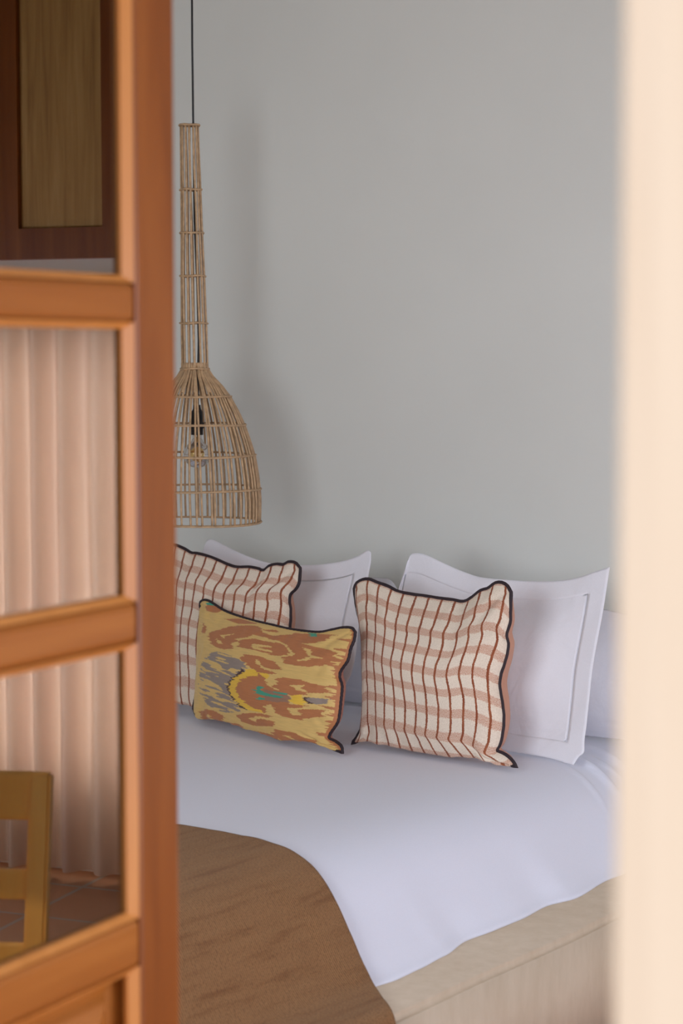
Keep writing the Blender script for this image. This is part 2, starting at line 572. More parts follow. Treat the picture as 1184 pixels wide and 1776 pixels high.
IKAT_PATTERN = [('m',[(-184,206),(-128,204),(-58,197),(-28,181),(-19,172),(-78,141),(-91,113),(-92,101),(-74,84),(-47,70),(-26,64),(-56,54),(-108,46),(-181,48),(-220,62),(-250,82),(-263,107),(-265,129),(-266,146),(-246,177)]),
('d',[(-100,108),(-96,130),(-67,150),(-53,161),(-36,173),(-16,161),(-9,66),(-46,68),(-53,80),(-82,91)]),
('y',[(-90,109),(-87,129),(-60,149),(-27,165),(-10,176),(46,177),(74,174),(76,164),(50,156),(58,73),(59,67),(-9,66),(-41,75),(-65,89),(-84,99)]),
('r',[(-58,122),(-35,144),(1,159),(52,162),(62,147),(81,141),(92,99),(54,89),(60,76),(39,72),(-2,78),(-36,94),(-53,107)]),
('r',[(26,172),(55,158),(68,145),(97,134),(151,133),(151,108),(165,103),(213,109),(194,97),(152,91),(159,76),(195,80),(187,90),(222,100),(276,105),(262,98),(274,89),(238,82),(186,67),(126,67),(102,74),(94,94),(57,85),(70,72),(52,65)]),
('r',[(-252,242),(-239,258),(-184,275),(-115,290),(-62,293),(-26,280),(0,274),(51,275),(53,266),(-9,266),(-59,268),(-80,257),(-119,248),(-97,244),(-132,234),(-99,223),(-155,215),(-190,217),(-208,221),(-221,231),(-243,234),(-231,241)]),
('b',[(-190,252),(-129,264),(-164,252),(-172,245),(-199,241),(-164,230),(-186,228),(-205,238),(-176,245)]),
('r',[(-107,244),(-50,258),(-7,256),(54,256),(61,224),(21,225),(-33,228),(-50,228),(-100,229),(-86,239)]),
('b',[(-40,244),(32,246),(36,242),(-22,237),(41,234),(42,229),(-34,231)]),
('r',[(1,273),(39,277),(91,291),(144,294),(248,303),(218,287),(181,273),(141,266),(183,263),(246,261),(274,256),(258,247),(281,241),(302,239),(259,231),(272,228),(237,220),(196,208),(156,206),(111,206),(100,218),(83,218),(110,227),(135,233),(105,246),(83,256),(46,263),(3,263)]),
('b',[(144,256),(173,254),(186,249),(182,240),(230,237),(191,230),(174,222),(144,218),(166,228),(184,233),(170,241),(165,248)]),
('r',[(37,258),(47,258),(84,252),(110,236),(105,231),(72,222),(46,222)]),
('r',[(-214,298),(-154,306),(-74,300),(-116,293),(-143,291),(-193,297)]),
('r',[(-47,286),(18,291),(16,284),(-13,283)]),
('r',[(-297,280),(-270,263),(-263,250),(-290,250)]),
('r',[(-307,330),(-258,334),(-220,323),(-259,311),(-302,313)]),
('t',[(-310,341),(-267,340),(-254,332),(-289,330),(-307,330)]),
('t',[(138,296),(178,298),(168,288),(146,288)]),
('r',[(-61,206),(-39,213),(14,214),(66,207),(70,186),(30,188),(24,198),(-1,206),(9,192),(44,181),(72,179),(74,172),(31,171),(-4,178),(-29,187),(-59,199)]),
('r',[(63,208),(77,203),(109,190),(71,185),(67,189)]),
('r',[(69,181),(93,176),(75,171),(71,173)]),
('r',[(90,160),(124,169),(186,172),(224,167),(274,166),(257,159),(286,152),(212,141),(201,133),(165,126),(129,132),(92,140),(111,155)]),
('b',[(154,153),(196,160),(193,149),(213,142),(174,143)]),
('v',[(56,129),(101,129),(155,131),(152,108),(108,102),(63,100)]),
('t',[(35,136),(62,132),(37,125)]),
('t',[(39,119),(78,120),(126,119),(121,114),(73,113),(40,113)]),
('t',[(42,105),(62,104),(44,98)]),
('t',[(95,128),(158,130),(147,125),(102,126)]),
('t',[(-4,123),(26,124),(42,136),(66,134),(42,126),(59,122),(87,119),(88,114),(44,116),(22,113),(27,120)]),
('t',[(25,100),(43,107),(66,106),(48,99)]),
('y',[(151,114),(165,126),(198,134),(206,113),(195,107),(164,107)]),
('d',[(197,120),(210,129),(227,130),(230,116),(214,113)]),
('m',[(207,121),(221,129),(272,135),(279,131),(272,122),(228,115)]),
('r',[(-258,33),(-215,43),(-166,43),(-125,31),(-137,23),(-122,17),(-93,10),(-68,-6),(-107,-14),(-158,-14),(-208,2),(-242,13)]),
('b',[(-214,26),(-191,31),(-194,17),(-171,8),(-132,4),(-138,0),(-181,6),(-205,18)]),
('r',[(-119,20),(-52,22),(-39,11),(53,14),(105,13),(116,-2),(74,-4),(-42,-4),(-93,10)]),
('r',[(-70,43),(-7,58),(40,64),(90,63),(75,56),(42,56),(-7,43),(28,36),(20,40),(44,50),(104,50),(106,42),(65,32),(17,27),(-44,30)]),
('r',[(89,47),(108,46),(79,35),(91,37)]),
('r',[(83,19),(106,30),(185,31),(199,23),(240,21),(256,9),(258,-3),(242,-11),(199,-16),(164,-11),(132,-1),(104,10)]),
('b',[(131,18),(153,20),(178,10),(212,9),(196,0),(168,-2),(181,8)])]

# ------------------------------------------------------------------ the room
YF0, YF1 = 0.80, 1.00                                      # terrace wall, outer and inner face
XL, XR, ZC = -5.2, 1.7, 3.0
struct('floor', box(XL - .2, XR + .2, YF0, YB + .25, -0.1, 0.0), M_FLOOR)
struct('terrace', box(-9, 8, -8, YF0, -0.14, -0.02), M_TERR, label='sunlit tiled terrace outside the doorway')
struct('ceiling', box(XL - .2, XR + .2, YF0, YB + .25, ZC, ZC + .15), M_CEIL)
struct('wall_left', box(XL - .2, XL, YF0, YB + .25, 0, ZC), M_WALL)


def wall_with_holes(y0, y1, x0, x1, z1, holes):
    bm = bmesh.new()
    xs = sorted({x0, x1, *[h[0] for h in holes], *[h[1] for h in holes]})
    zs = sorted({0, z1, *[h[2] for h in holes], *[h[3] for h in holes]})
    for a, b in zip(xs, xs[1:]):
        for c, d in zip(zs, zs[1:]):
            mx, mz = (a + b) / 2, (c + d) / 2
            if any(h[0] < mx < h[1] and h[2] < mz < h[3] for h in holes):
                continue
            bx(bm, a, b, y0, y1, c, d)
    bmesh.ops.remove_doubles(bm, verts=bm.verts[:], dist=1e-5)
    seen = {}
    for f in bm.faces[:]:
        k = tuple(sorted(v.index for v in f.verts))
        seen.setdefault(k, []).append(f)
    bm.verts.index_update()
    seen = {}
    for f in bm.faces[:]:
        seen.setdefault(tuple(sorted(v.index for v in f.verts)), []).append(f)
    bmesh.ops.delete(bm, geom=[f for fs in seen.values() if len(fs) > 1 for f in fs], context='FACES_ONLY')
    return bm


struct('wall_front', wall_with_holes(YF0, YF1, XL - .2, XR + .2, ZC, [(WX0, WX1, WZ0, WZ1), (DX0 - .03, DX1 + .04, 0, DZ1 + .04)]), M_WALL)
struct('wall_back', wall_with_holes(YB, YB + .2, XL - .2, XR + .2, ZC, [(BX0, BX1, BZ0, BZ1)]), M_WALL)


def window(name, x0, x1, y, z0, z1, mat, depth=0.06):
    w = 0.05
    bm = bmesh.new()
    bx(bm, x0, x0 + w, y, y + depth, z0, z1)
    bx(bm, x1 - w, x1, y, y + depth, z0, z1)
    bx(bm, x0 + w, x1 - w, y, y + depth, z0, z0 + w)
    bx(bm, x0 + w, x1 - w, y, y + depth, z1 - w, z1)
    xm = (x0 + x1) / 2
    bx(bm, xm - .025, xm + .025, y, y + depth, z0 + w, z1 - w)
    o = struct(name, bm, mat)
    for a, b in ((x0 + w, xm - .025), (xm + .025, x1 - w)):
        obj('pane', box(a, b, y + depth * .45, y + depth * .55, z0 + w, z1 - w), M_WGLASS, o)
    return o


wr = wall_with_holes(0, .2, YF0, YB + .25, ZC, [(RY0, RY1, RZ0, RZ1)])
bmesh.ops.rotate(wr, verts=wr.verts[:], cent=(0, 0, 0), matrix=Matrix.Rotation(PI / 2, 3, 'Z'))
bmesh.ops.translate(wr, verts=wr.verts[:], vec=(XR + .2, 0, 0))
struct('wall_right', wr, M_WALL)
window('window_1', WX0, WX1, 0.84, WZ0, WZ1, M_DOOR)
window('added_window_back', BX0, BX1, YB + .10, BZ0, BZ1, M_DOOR)  # added opening that backlights the curtain
w3 = window('added_window_right', RY0, RY1, 0, RZ0, RZ1, M_DOOR)  # unseen, added to carry the fill light from the right
w3.rotation_euler = (0, 0, PI / 2)
w3.location = (XR + .14, 0, 0)

# door frame: the pale sunlit casing at the right edge of the picture, the left one and the head
def moulded_casing(x_in, x_out, z1):
    """upright casing with a rounded nose at the opening and a flat, in plan (x from the opening outwards)"""
    s = 1 if x_out > x_in else -1
    W = abs(x_out - x_in)
    prof = [(0.0, YF1), (0.0, 0.79)]
    for k in range(7):
        a = k / 6 * PI / 2
        prof.append((0.012 - 0.012 * math.cos(a), 0.79 - 0.022 * math.sin(a)))
    prof += [(0.020, 0.7655), (0.026, 0.762), (0.034, 0.761), (W - .012, 0.761), (W, 0.772), (W, YF0), (0.035, YF0), (0.035, YF1)]
    bm = bmesh.new()
    rings = [[bm.verts.new((x_in + s * px, py, z)) for px, py in prof] for z in (0, z1)]
    n = len(prof)
    for k in range(n):
        bm.faces.new((rings[0][k], rings[0][(k + 1) % n], rings[1][(k + 1) % n], rings[1][k]))
    bm.faces.new(rings[0][::-1])
    bm.faces.new(rings[1])
    bmesh.ops.recalc_face_normals(bm, faces=bm.faces[:])
    return bm


struct('trim_1', moulded_casing(DX1, DX1 + .115, DZ1), M_JAMB, label='pale sunlit wooden door casing at the right of the doorway')
struct('trim_2', moulded_casing(DX0, DX0 - .115, DZ1), M_JAMB, label='pale wooden door casing at the left of the doorway')
struct('trim_3', box(DX0 - .115, DX1 + .115, 0.761, YF0, DZ1, DZ1 + .115), M_JAMB, label='pale wooden head casing over the doorway')
for nm, x0, x1, y0, y1 in (('baseboard_left', XL, XL + .015, YF1, YB), ('baseboard_right', XR - .015, XR, YF1, YB)):
    struct(nm, box(x0, x1, y0, y1, 0, .09), M_CEIL)

# ------------------------------------------------------------------ the open glazed door leaf
# door frame of reference: local +X runs from the hinge to the free edge, local -Y is the face the camera sees
LEAF_W, LEAF_T, LEAF_H = 0.69, 0.042, 2.38
free = Vector((-1.462, 1.654, 0))
dd = Vector((-math.sin(math.radians(7.7)), math.cos(math.radians(7.7)), 0))
hinge = free - dd * LEAF_W
door = bpy.data.objects.new('door_1', None)
COL.objects.link(door)
door.location = (hinge.x, hinge.y, 0.012)
door.rotation_euler = (0, 0, math.atan2(dd.y, dd.x))
door['kind'] = 'structure'
door['label'] = 'open orange stained wooden door leaf with small glass panes'
ST = 0.077                                                 # stile width
F = 0.0                                                    # visible face at local y=0, thickness to +y
Z0 = 0.012


def dpart(name, x0, x1, z0, z1, mat, y0=F, y1=F + LEAF_T, bev=0.004):
    return obj(name, box(x0, x1, y0, y1, z0 - Z0, z1 - Z0, bev), mat, door)


dpart('stile', LEAF_W - ST, LEAF_W, 0.02, LEAF_H, M_DOOR)
dpart('stile', 0, ST, 0.02, LEAF_H, M_DOOR)
dpart('rail', ST, LEAF_W - ST, 0.02, 0.20, M_DOORX)
dpart('rail', ST, LEAF_W - ST, LEAF_H - .10, LEAF_H, M_DOORX)
muntins = [(1.955, 2.0), (1.588, 1.630), (1.240, 1.285), (0.880, 0.934)]
for i, (a, b) in enumerate(muntins):
    o = dpart('rail' if i == 3 else 'muntin', ST, LEAF_W - ST, a, b, M_DOORX, bev=0.008)
panes = [(2.0, LEAF_H - .10), (1.630, 1.955), (1.285, 1.588), (0.934, 1.240)]
BD = 0.017


def bead(x0, x1, z0, z1):
    """sloping glazing bead round one opening"""
    bm = bmesh.new()
    out = [(x0, z0), (x1, z0), (x1, z1), (x0, z1)]
    b = BD
    inn = [(x0 + b * .8, z0 + b * .45), (x1 - b * .8, z0 + b * .45), (x1 - b * .8, z1 - b * .45), (x0 + b * .8, z1 - b * .45)]
    A = [bm.verts.new((x, 0.002, z - Z0)) for x, z in out]
    B = [bm.verts.new((x, 0.009, z - Z0)) for x, z in inn]
    C2 = [bm.verts.new((x, 0.014, z - Z0)) for x, z in inn]
    D = [bm.verts.new((x, 0.014, z - Z0)) for x, z in out]
    for k in range(4):
        j = (k + 1) % 4
        bm.faces.new((A[k], A[j], B[j], B[k]))
        bm.faces.new((B[k], B[j], C2[j], C2[k]))
        bm.faces.new((C2[k], C2[j], D[j], D[k]))
        bm.faces.new((D[k], D[j], A[j], A[k]))
    return bm


for a, b in panes:
    obj('glazing_bead', bead(ST, LEAF_W - ST, a, b), M_BEAD, door)
    obj('glass_pane', box(ST + .004, LEAF_W - ST - .004, 0.0142, 0.0180, a + .002 - Z0, b - .002 - Z0), M_GLASS, door)
# planked wooden shutter folded against the back of the glazing
sh = obj('shutter', box(ST - .02, LEAF_W - ST + .02, 0.046, 0.066, 0.93 - Z0, LEAF_H - .04 - Z0, 0.003), M_SHUT, door)
sh['label'] = 'dark planked shutter behind the panes'
k = 0
bm = bmesh.new()
while ST + .01 + k * .06 < LEAF_W - ST:
    bx(bm, ST + .01 + k * .06, ST + .062 + k * .06, 0.040, 0.046, 0.945 - Z0, LEAF_H - .06 - Z0)
    k += 1
bmesh.ops.bevel(bm, geom=bm.edges[:], offset=0.002, segments=1, affect='EDGES')
obj('shutter_boards', bm, M_SHUT, sh)
# lower raised panel
bm = bmesh.new()
x0, x1, z0, z1 = ST, LEAF_W - ST, 0.20 - Z0, 0.880 - Z0
lv = [(0, 0.026), (0.028, 0.030), (0.036, 0.024), (0.075, 0.010), (0.080, 0.009)]
rs = [[bm.verts.new(v) for v in ((x0 + i, y, z0 + i), (x1 - i, y, z0 + i), (x1 - i, y, z1 - i), (x0 + i, y, z1 - i))] for i, y in lv]
for A, B in zip(rs, rs[1:]):
    for q in range(4):
        bm.faces.new((A[q], A[(q + 1) % 4], B[(q + 1) % 4], B[q]))
bm.faces.new(rs[-1])
obj('raised_panel', bm, M_DOORX, door)
bm = bead(ST, LEAF_W - ST, 0.20, 0.880)
obj('panel_bead', bm, M_BEAD, door)
bm = bmesh.new()
for zz in (0.35, 1.25, 2.1):
    tube(bm, [(-0.006, 0.0, zz - .045), (-0.006, 0.0, zz + .045)], 0.007, 10)
obj('hinge', bm, M_BLACK, door)

# ------------------------------------------------------------------ bed platform
XS = -2.243                                                # foot of the sheet's right side
XP = -2.107                                                # edge of the platform ledge
bm = box(XL + .35, XP, 2.25, YB - .001, 0, 0.299)
ed = [e for e in bm.edges if (e.verts[0].co.z > .29 and e.verts[1].co.z > .29) or (abs(e.verts[0].co.x - XP) < 1e-3 and abs(e.verts[1].co.x - XP) < 1e-3)]
bmesh.ops.bevel(bm, geom=ed, offset=0.016, segments=4, affect='EDGES')
for cut in range(60):
    y = 2.3 + cut * .042
    if y < YB - .03:
        bmesh.ops.bisect_plane(bm, geom=bm.verts[:] + bm.edges[:] + bm.faces[:], plane_co=(0, y, 0), plane_no=(0, 1, 0))
for v in bm.verts:
    if v.co.x > XP - .02 and v.co.z > 0.25:
        v.co.x += 0.006 * noise.noise(Vector((v.co.y * 3.1, 0.3, 0)))
        v.co.z -= 0.003 * abs(noise.noise(Vector((v.co.y * 2.3, 4.3, 0))))
tag(obj('bed_platform', bm, M_BASE, None, True), 'beige plastered bed platform with a ledge below the white sheet', 'bed base')

# ------------------------------------------------------------------ sheet over the mattress
PROF = [(-0.62, .520), (-0.45, .5205), (-0.35, .518), (-0.27, .508), (-0.205, .487), (-0.15, .452), (-0.105, .405), (-0.06, .355), (-0.025, .318), (-0.004, .303), (-0.008, .3005), (-0.05, .3005)]
EDGE = [(2.3, -2.245), (2.9, -2.243), (3.09, -2.238), (3.18, -2.226), (3.27, -2.229), (3.367, -2.237), (3.488, -2.259), (3.589, -2.252), (3.70, -2.250), (3.816, -2.259), (3.921, -2.238), (4.10, -2.257), (4.3, -2.245), (4.9, -2.25)]


def edge_x(y):
    for (a, xa), (b, xb) in zip(EDGE, EDGE[1:]):
        if a <= y <= b:
            t = (y - a) / (b - a)
            t = t * t * (3 - 2 * t)
            return xa + (xb - xa) * t
    return -2.245


def ridge(p, a, b, w, h):
    """a fold of the cloth along the segment a-b"""
    a, b = Vector(a), Vector(b)
    d = b - a
    t = max(0, min(1, (p - a).dot(d) / d.length_squared))
    q = (p - (a + d * t)).length
    return h * math.exp(-(q / w) ** 2) * math.sin(PI * min(1, max(0, t * .9 + .05))) ** .5


FOLDS = [((-2.72, 4.44), (-2.30, 4.36), .012, .020), ((-2.66, 4.52), (-2.28, 4.50), .013, .020), ((-2.60, 4.36), (-2.30, 4.26), .009, .008), ((-2.64, 4.47), (-2.34, 4.44), .007, .012),
         ((-3.9, 4.55), (-3.1, 4.60), .02, .014)]


def top_z(x, y):
    z = 0.0
    z += 0.004 * noise.noise(Vector((x * 1.6, y * 1.3, 1.7)))
    z += 0.0012 * noise.noise(Vector((x * 6 + y * 2, y * 4, 5.1)))
    for a, b, w, h in FOLDS:
        if abs(y - a[1]) < .3 and x > min(a[0], b[0]) - .1:
            z += ridge(Vector((x, y)), a, b, w, h)
    return z


profs = catmull([(a, b, 0) for a, b in PROF], 84)
xl = XL + .55
NY = 280
cols = []
for j in range(NY + 1):
    y = 2.42 + (YB - .02 - 2.42) * j / NY
    foot = min(1.0, max(0.0, (y - 2.42) / .25))
    fz = math.sqrt(max(0.0, 1 - (1 - foot) ** 2))
    row = []
    ex = edge_x(y)
    for i in range(40):
        x = xl + (-2.245 - .62 - xl) * i / 40
        row.append((x, y, .30 + (.22 + top_z(x, y)) * fz))
    for p in profs:
        x = -2.245 + p.x + (ex + 2.245) * max(0, (.52 - p.y) / .22) ** 2
        k = max(0.0, min(1.0, (p.y - .32) / .2))
        w = noise.noise(Vector((y * 5.5, p.y * 7, 2.2))) * .003 * min(1, (0.52 - p.y) / .1 + .05) * min(1, (p.y - .30) / .06)
        row.append((x + w, y, .30 + (p.y - .30 + top_z(x, y) * k) * fz))
    cols.append(row)
bm = bmesh.new()
vv = [[bm.verts.new(p) for p in r] for r in cols]
for a, b in zip(vv, vv[1:]):
    for i in range(len(a) - 1):
        bm.faces.new((a[i], a[i + 1], b[i + 1], b[i]))
# left side and head end drop to the platform, so the shape stands on it
lo = [bm.verts.new((xl, r[0].co.y, .3005)) for r in vv]
for a, b, c, d in zip(vv, vv[1:], lo, lo[1:]):
    bm.faces.new((a[0], b[0], d, c))
hd = [bm.verts.new((v.co.x, v.co.y, .3005)) for v in vv[-1]]
for i in range(len(hd) - 1):
    bm.faces.new((vv[-1][i], vv[-1][i + 1], hd[i + 1], hd[i]))
bmesh.ops.recalc_face_normals(bm, faces=bm.faces[:])
tag(obj('bed_sheet', bm, M_SHEET, None, True), 'smooth white bed sheet pulled over the whole mattress', 'bed sheet')

# ------------------------------------------------------------------ brown throw across the bed's foot
TP = [(-1.2, .528), (-0.80, .528), (-0.55, .529), (-0.40, .528), (-0.30, .521), (-0.23, .508), (-0.17, .480), (-0.12, .440), (-0.08, .398), (-0.035, .352), (0.012, .322), (0.075, .3125), (0.118, .3115), (0.143, .300), (0.152, .270), (0.155, .20), (0.160, .10), (0.162, .06)]
tp = catmull([(a, b, 0) for a, b in TP], 150)
L = [0]
for a, b in zip(tp, tp[1:]):
    L.append(L[-1] + (b - a).length)
bm = bmesh.new()
uvl = bm.loops.layers.uv.new('UVMap')
rows = []
NYT = 90
for j in range(NYT + 1):
    row = []
    v = j / NYT
    for i, p in enumerate(tp):
        s = L[i]
        sag = max(0.0, p.x + .32)                            # the edge drifts towards the foot as it falls
        y1 = 3.187 - 0.95 * sag * sag + 0.006 * noise.noise(Vector((s * 7, .5, 0)))
        y0 = 2.47
        y = y0 + (y1 - y0) * v
        dz = 0.004 * noise.noise(Vector((s * 5, y * 6, 8.0))) + .0025 * noise.noise(Vector((s * 17, y * 9, 3.0)))
        dx = 0.006 * noise.noise(Vector((p.y * 6, y * 8, 1.0))) if p.y < .5 else 0
        base_x = -2.245 + (edge_x(y) + 2.245) * (max(0, (.52 - p.y) / .22) ** 2 if p.x < 0 else max(0, 1 - p.x / .08))
        ft = min(1.0, max(0.0, (y - 2.42) / .25))
        fz = math.sqrt(max(0.0, 1 - (1 - ft) ** 2))
        z = p.y if p.y < .33 else .33 + (p.y - .33 + max(0, dz) + top_z(base_x + p.x, y) * min(1, (p.y - .33) / .19)) * max(fz, .0)
        row.append((bm.verts.new((base_x + p.x + max(0, dx), y, z + .002)), (s, y)))
    rows.append(row)
for a, b in zip(rows, rows[1:]):
    for i in range(len(a) - 1):
        f = bm.faces.new((a[i][0], a[i + 1][0], b[i + 1][0], b[i][0]))
        for lp, uvv in zip(f.loops, (a[i][1], a[i + 1][1], b[i + 1][1], b[i][1])):
            lp[uvl].uv = uvv
bmesh.ops.recalc_face_normals(bm, faces=bm.faces[:])
th = obj('throw_blanket', bm, M_THROW, None, True)
sd = th.modifiers.new('thickness', 'SOLIDIFY')
sd.thickness = 0.005
sd.offset = 1.0
tag(th, 'brown woven wool throw draped over the foot of the white bed', 'blanket')


# ------------------------------------------------------------------ cushions and pillows
def coons(top, right, bottom, left, n, m):
    """top: left->right, bottom: left->right, right and left: top->bottom. returns grid[j][i], j from bottom (0) to top (m)"""
    T = catmull([(*p, 0) for p in top], n + 1)
    B = catmull([(*p, 0) for p in bottom], n + 1)
    Rr = catmull([(*p, 0) for p in right], m + 1)[::-1]
    Lf = catmull([(*p, 0) for p in left], m + 1)[::-1]
    g = []
    for j in range(m + 1):
        v = j / m
        row = []
        for i in range(n + 1):
            u = i / n
            p = (1 - v) * B[i] + v * T[i] + (1 - u) * Lf[j] + u * Rr[j] \
                - ((1 - u) * (1 - v) * B[0] + u * (1 - v) * B[n] + (1 - u) * v * T[0] + u * v * T[n])
            row.append(Vector((p.x, p.y)))
        g.append(row)
    return g


def puff(u, v, pw=.55, pv=None, low_p=None):
    a = max(0.0, math.sin(PI * u)) ** pw
    b = max(0.0, math.sin(PI * v)) ** ((pv or pw) if v > .5 or low_p is None else low_p)
    return a * b


def panel_mesh(g, T, sgn, seed, crease=0.004, low=0.15, pw=.55, dye=None, pv=None):
    m, n = len(g) - 1, len(g[0]) - 1
    bm = bmesh.new()
    uvl = bm.loops.layers.uv.new('UVMap')
    cl = bm.verts.layers.float_color.new('dye') if dye else None
    V = []
    for j in range(m + 1):
        v = j / m
        row = []
        for i in range(n + 1):
            u = i / n
            p = g[j][i]
            w = puff(u, v, pw, pv, .60 if sgn > 0 else None)
            d = T * w * (1 + low * (0.5 - v))
            q = Vector((p.x * 9, p.y * 9, seed))
            d += w ** .5 * (crease * noise.noise(q) + crease * .5 * noise.noise(q * 2.7))
            # gathers that run in from the seam towards the middle
            e = min(u, 1 - u, v, 1 - v)
            if e < .16:
                d += crease * .8 * math.sin(e / .16 * PI) * noise.noise(Vector((p.x * 38, p.y * 38, seed + 9)))
            # tucks below the corners
            for cu, cv in ((0, 0), (1, 0), (0, 1), (1, 1)):
                rr = math.hypot(u - cu, v - cv)
                if rr < .30:
                    ang = math.atan2(abs(v - cv), abs(u - cu) + 1e-6)
                    d -= crease * 1.3 * math.exp(-((ang - .8) / .16) ** 2) * math.sin(PI * rr / .30)
            sag = .040 * min(1.0, max(0, d) / .025) * math.exp(-(v / .16) ** 2) if sgn > 0 else 0
            row.append(bm.verts.new((p.x, -sgn * d, p.y - sag)))
            if dye:
                row[-1][cl] = (*dye(p.x, p.y - sag, u, v), 1)
        V.append(row)
    for j in range(m):
        for i in range(n):
            q = (V[j][i], V[j][i + 1], V[j + 1][i + 1], V[j + 1][i])
            uvs = ((i / n, j / m), ((i + 1) / n, j / m), ((i + 1) / n, (j + 1) / m), (i / n, (j + 1) / m))
            if sgn < 0:
                q, uvs = q[::-1], uvs[::-1]
            f = bm.faces.new(q)
            for lp, c in zip(f.loops, uvs):
                lp[uvl].uv = c
    return bm


def cushion(name, label, loc, rot, sides, front_mat, back_mat, tf, tb, seed, piping=.0047, dye=None, n=90, m=90, pw=.55, crease=.004, group=None, tuck=.02, pv=None):
    top, right, bottom, left = sides                        # the bottom seam lifts between its corners
    xa, xb = bottom[0][0], bottom[-1][0]
    dip = lambda x: max(0.0, min(1.0, min(x - xa, xb - x) / .07)) ** 1.5
    bottom = [(x, z + .031 * dip(x)) for x, z in bottom]
    za, zb = left[0][1], left[-1][1]
    left = [(x + tuck * max(0.0, math.sin(PI * (z - zb) / (za - zb))) ** 1.3, z) for x, z in left]
    sides = (top, right, bottom, left)
    g = coons(*sides, n, m)
    t = thing(name, label, 'cushion', loc, rot, group)
    o = obj('front_panel', panel_mesh(g, tf, 1, seed, crease=crease, dye=dye, pw=pw, pv=pv), front_mat, t, True)
    gb = coons(*sides, 44, 44)
    bk = obj('back_panel', panel_mesh(gb, tb, -1, seed + 3, crease=crease, pw=.20, pv=.4), back_mat, t, True)
    bk['label'] = 'plain terracotta cotton back'
    if piping:
        loop = [g[0][i] for i in range(n)] + [g[j][n] for j in range(m)] + [g[m][n - i] for i in range(n)] + [g[m - j][0] for j in range(m)]
        bm = bmesh.new()
        pts = []
        rad = []
        for k, p in enumerate(loop):
            if k % 2:
                continue
            pts.append((p.x, 0.0005 * math.sin(k * .9), p.y))
            rad.append(piping * (1 + .10 * noise.noise(Vector((k * .13, seed, 0)))))
        tube(bm, pts, rad, 8, closed=True)
        pp = obj('piping', bm, M_PIPE, t, True)
        pp['label'] = 'thick black piping along the seam'
    return t


rad = math.radians
# plaid cushion in front
cushion('plaid_cushion', 'large cream and rust plaid cushion alone in front of the right bordered white pillow', (-2.8, 4.17, .527),
        (-rad(10), 0, 0), (PLAID_R_TOP, PLAID_R_RIGHT, PLAID_R_BOTTOM, PLAID_R_LEFT), M_PLAID, M_TERRA, .088, .080, 3.0, n=110, m=110, pw=.45, pv=.85,
        group='plaid cushions')
# its twin behind the patterned one, cut by the door's edge
PL_TOP = [(-0.262, 0.462), (-0.245, 0.478), (-0.215, 0.482)] + PLAID_L_TOPRIGHT
PL_RIGHT = PLAID_L_RIGHT + [(0.249, 0.22), (0.243, 0.14), (0.246, 0.07), (0.240, 0.035), (0.262, 0.012), (0.268, -0.001)]
PL_BOT = [(-0.205, 0.0), (-0.15, 0.004), (-0.08, 0.004), (0.0, 0.0), (0.12, 0.0), (0.22, -0.002), (0.268, -0.001)]
PL_LEFT = [(-0.262, 0.462), (-0.252, 0.38), (-0.238, 0.26), (-0.222, 0.14), (-0.205, 0.05), (-0.205, 0.0)]
cushion('plaid_cushion', 'cream and brown plaid cushion with black piping, half hidden behind the yellow patterned cushion', (-3.642, 4.25, .527),
        (-rad(12), 0, 0), (PL_TOP, PL_RIGHT, PL_BOT, PL_LEFT), M_PLAID, M_TERRA, .070, .060, 11.0, pw=.45, pv=.85, n=110, m=110, group='plaid cushions')

PALETTE = {'b': (.74, .485, .155), 'r': (.49, .175, .058), 'm': (.31, .235, .19), 'd': (.075, .028, .022), 'y': (.83, .50, .045), 't': (.05, .33, .21), 'v': (.33, .17, .10)}
POLY = [(c, pts, min(p[0] for p in pts), max(p[0] for p in pts), min(p[1] for p in pts), max(p[1] for p in pts)) for c, pts in IKAT_PATTERN]


def inside(x, y, pts):
    c = False
    j = len(pts) - 1
    for i in range(len(pts)):
        xi, yi = pts[i]
        xj, yj = pts[j]
        if (yi > y) != (yj > y) and x < (xj - xi) * (y - yi) / (yj - yi) + xi:
            c = not c
        j = i
    return c


def ikat_dye(x, z, u, v):
    X, Z = x * 1000, z * 1000
    # rows of weft shift sideways a little: the feathered ikat outline
    row = Z / 3.4 + 0.004 * X
    jit = 16.0 * noise.noise(Vector((row * .8, 2.2, X * .002))) + 7.0 * noise.noise(Vector((row * 3.1, X * .004, 7)))
    X2 = X + jit
    c = 'b'
    for col, pts, x0, x1, z0, z1 in POLY:
        if x0 - 1 <= X2 <= x1 + 1 and z0 <= Z <= z1 and inside(X2, Z, pts):
            c = col
    if c == 'm' and X < 40:                                   # grey shell broken by straw-coloured dashes
        s = noise.noise(Vector((X * .014 + 3, (Z + X * .06) / 5.6, 1.5)))
        if s > -.02 + .0019 * max(0, X + 215):
            c = 'b'
    if c == 'b' and u > .90:
        s = noise.noise(Vector((Z / 9.0, 4.0, 2.0))) + .4 * noise.noise(Vector((Z / 3.5, 1.0, 5.0)))
        if u > .985 - .10 * max(0, s):
            c = 'r'
    k = Vector(PALETTE[c])
    return k * (1 + .05 * noise.noise(Vector((X * .03, Z * .25, 3))))


IKAT_BOTTOM[0] = IKAT_LEFT[-1] = (-0.305, 0.035)
cushion('ikat_cushion', 'yellow rectangular cushion with rust and grey ikat pattern, in front of the left plaid cushion', (-3.33, 4.10, .527),
        (-rad(12), 0, -rad(11.3)), (IKAT_TOP, IKAT_RIGHT, IKAT_BOTTOM, IKAT_LEFT), M_IKAT, M_TERRA2, .068, .042, 21.0,
        piping=.0042, dye=ikat_dye, n=330, m=230, crease=.0035, tuck=.010, pv=.7)


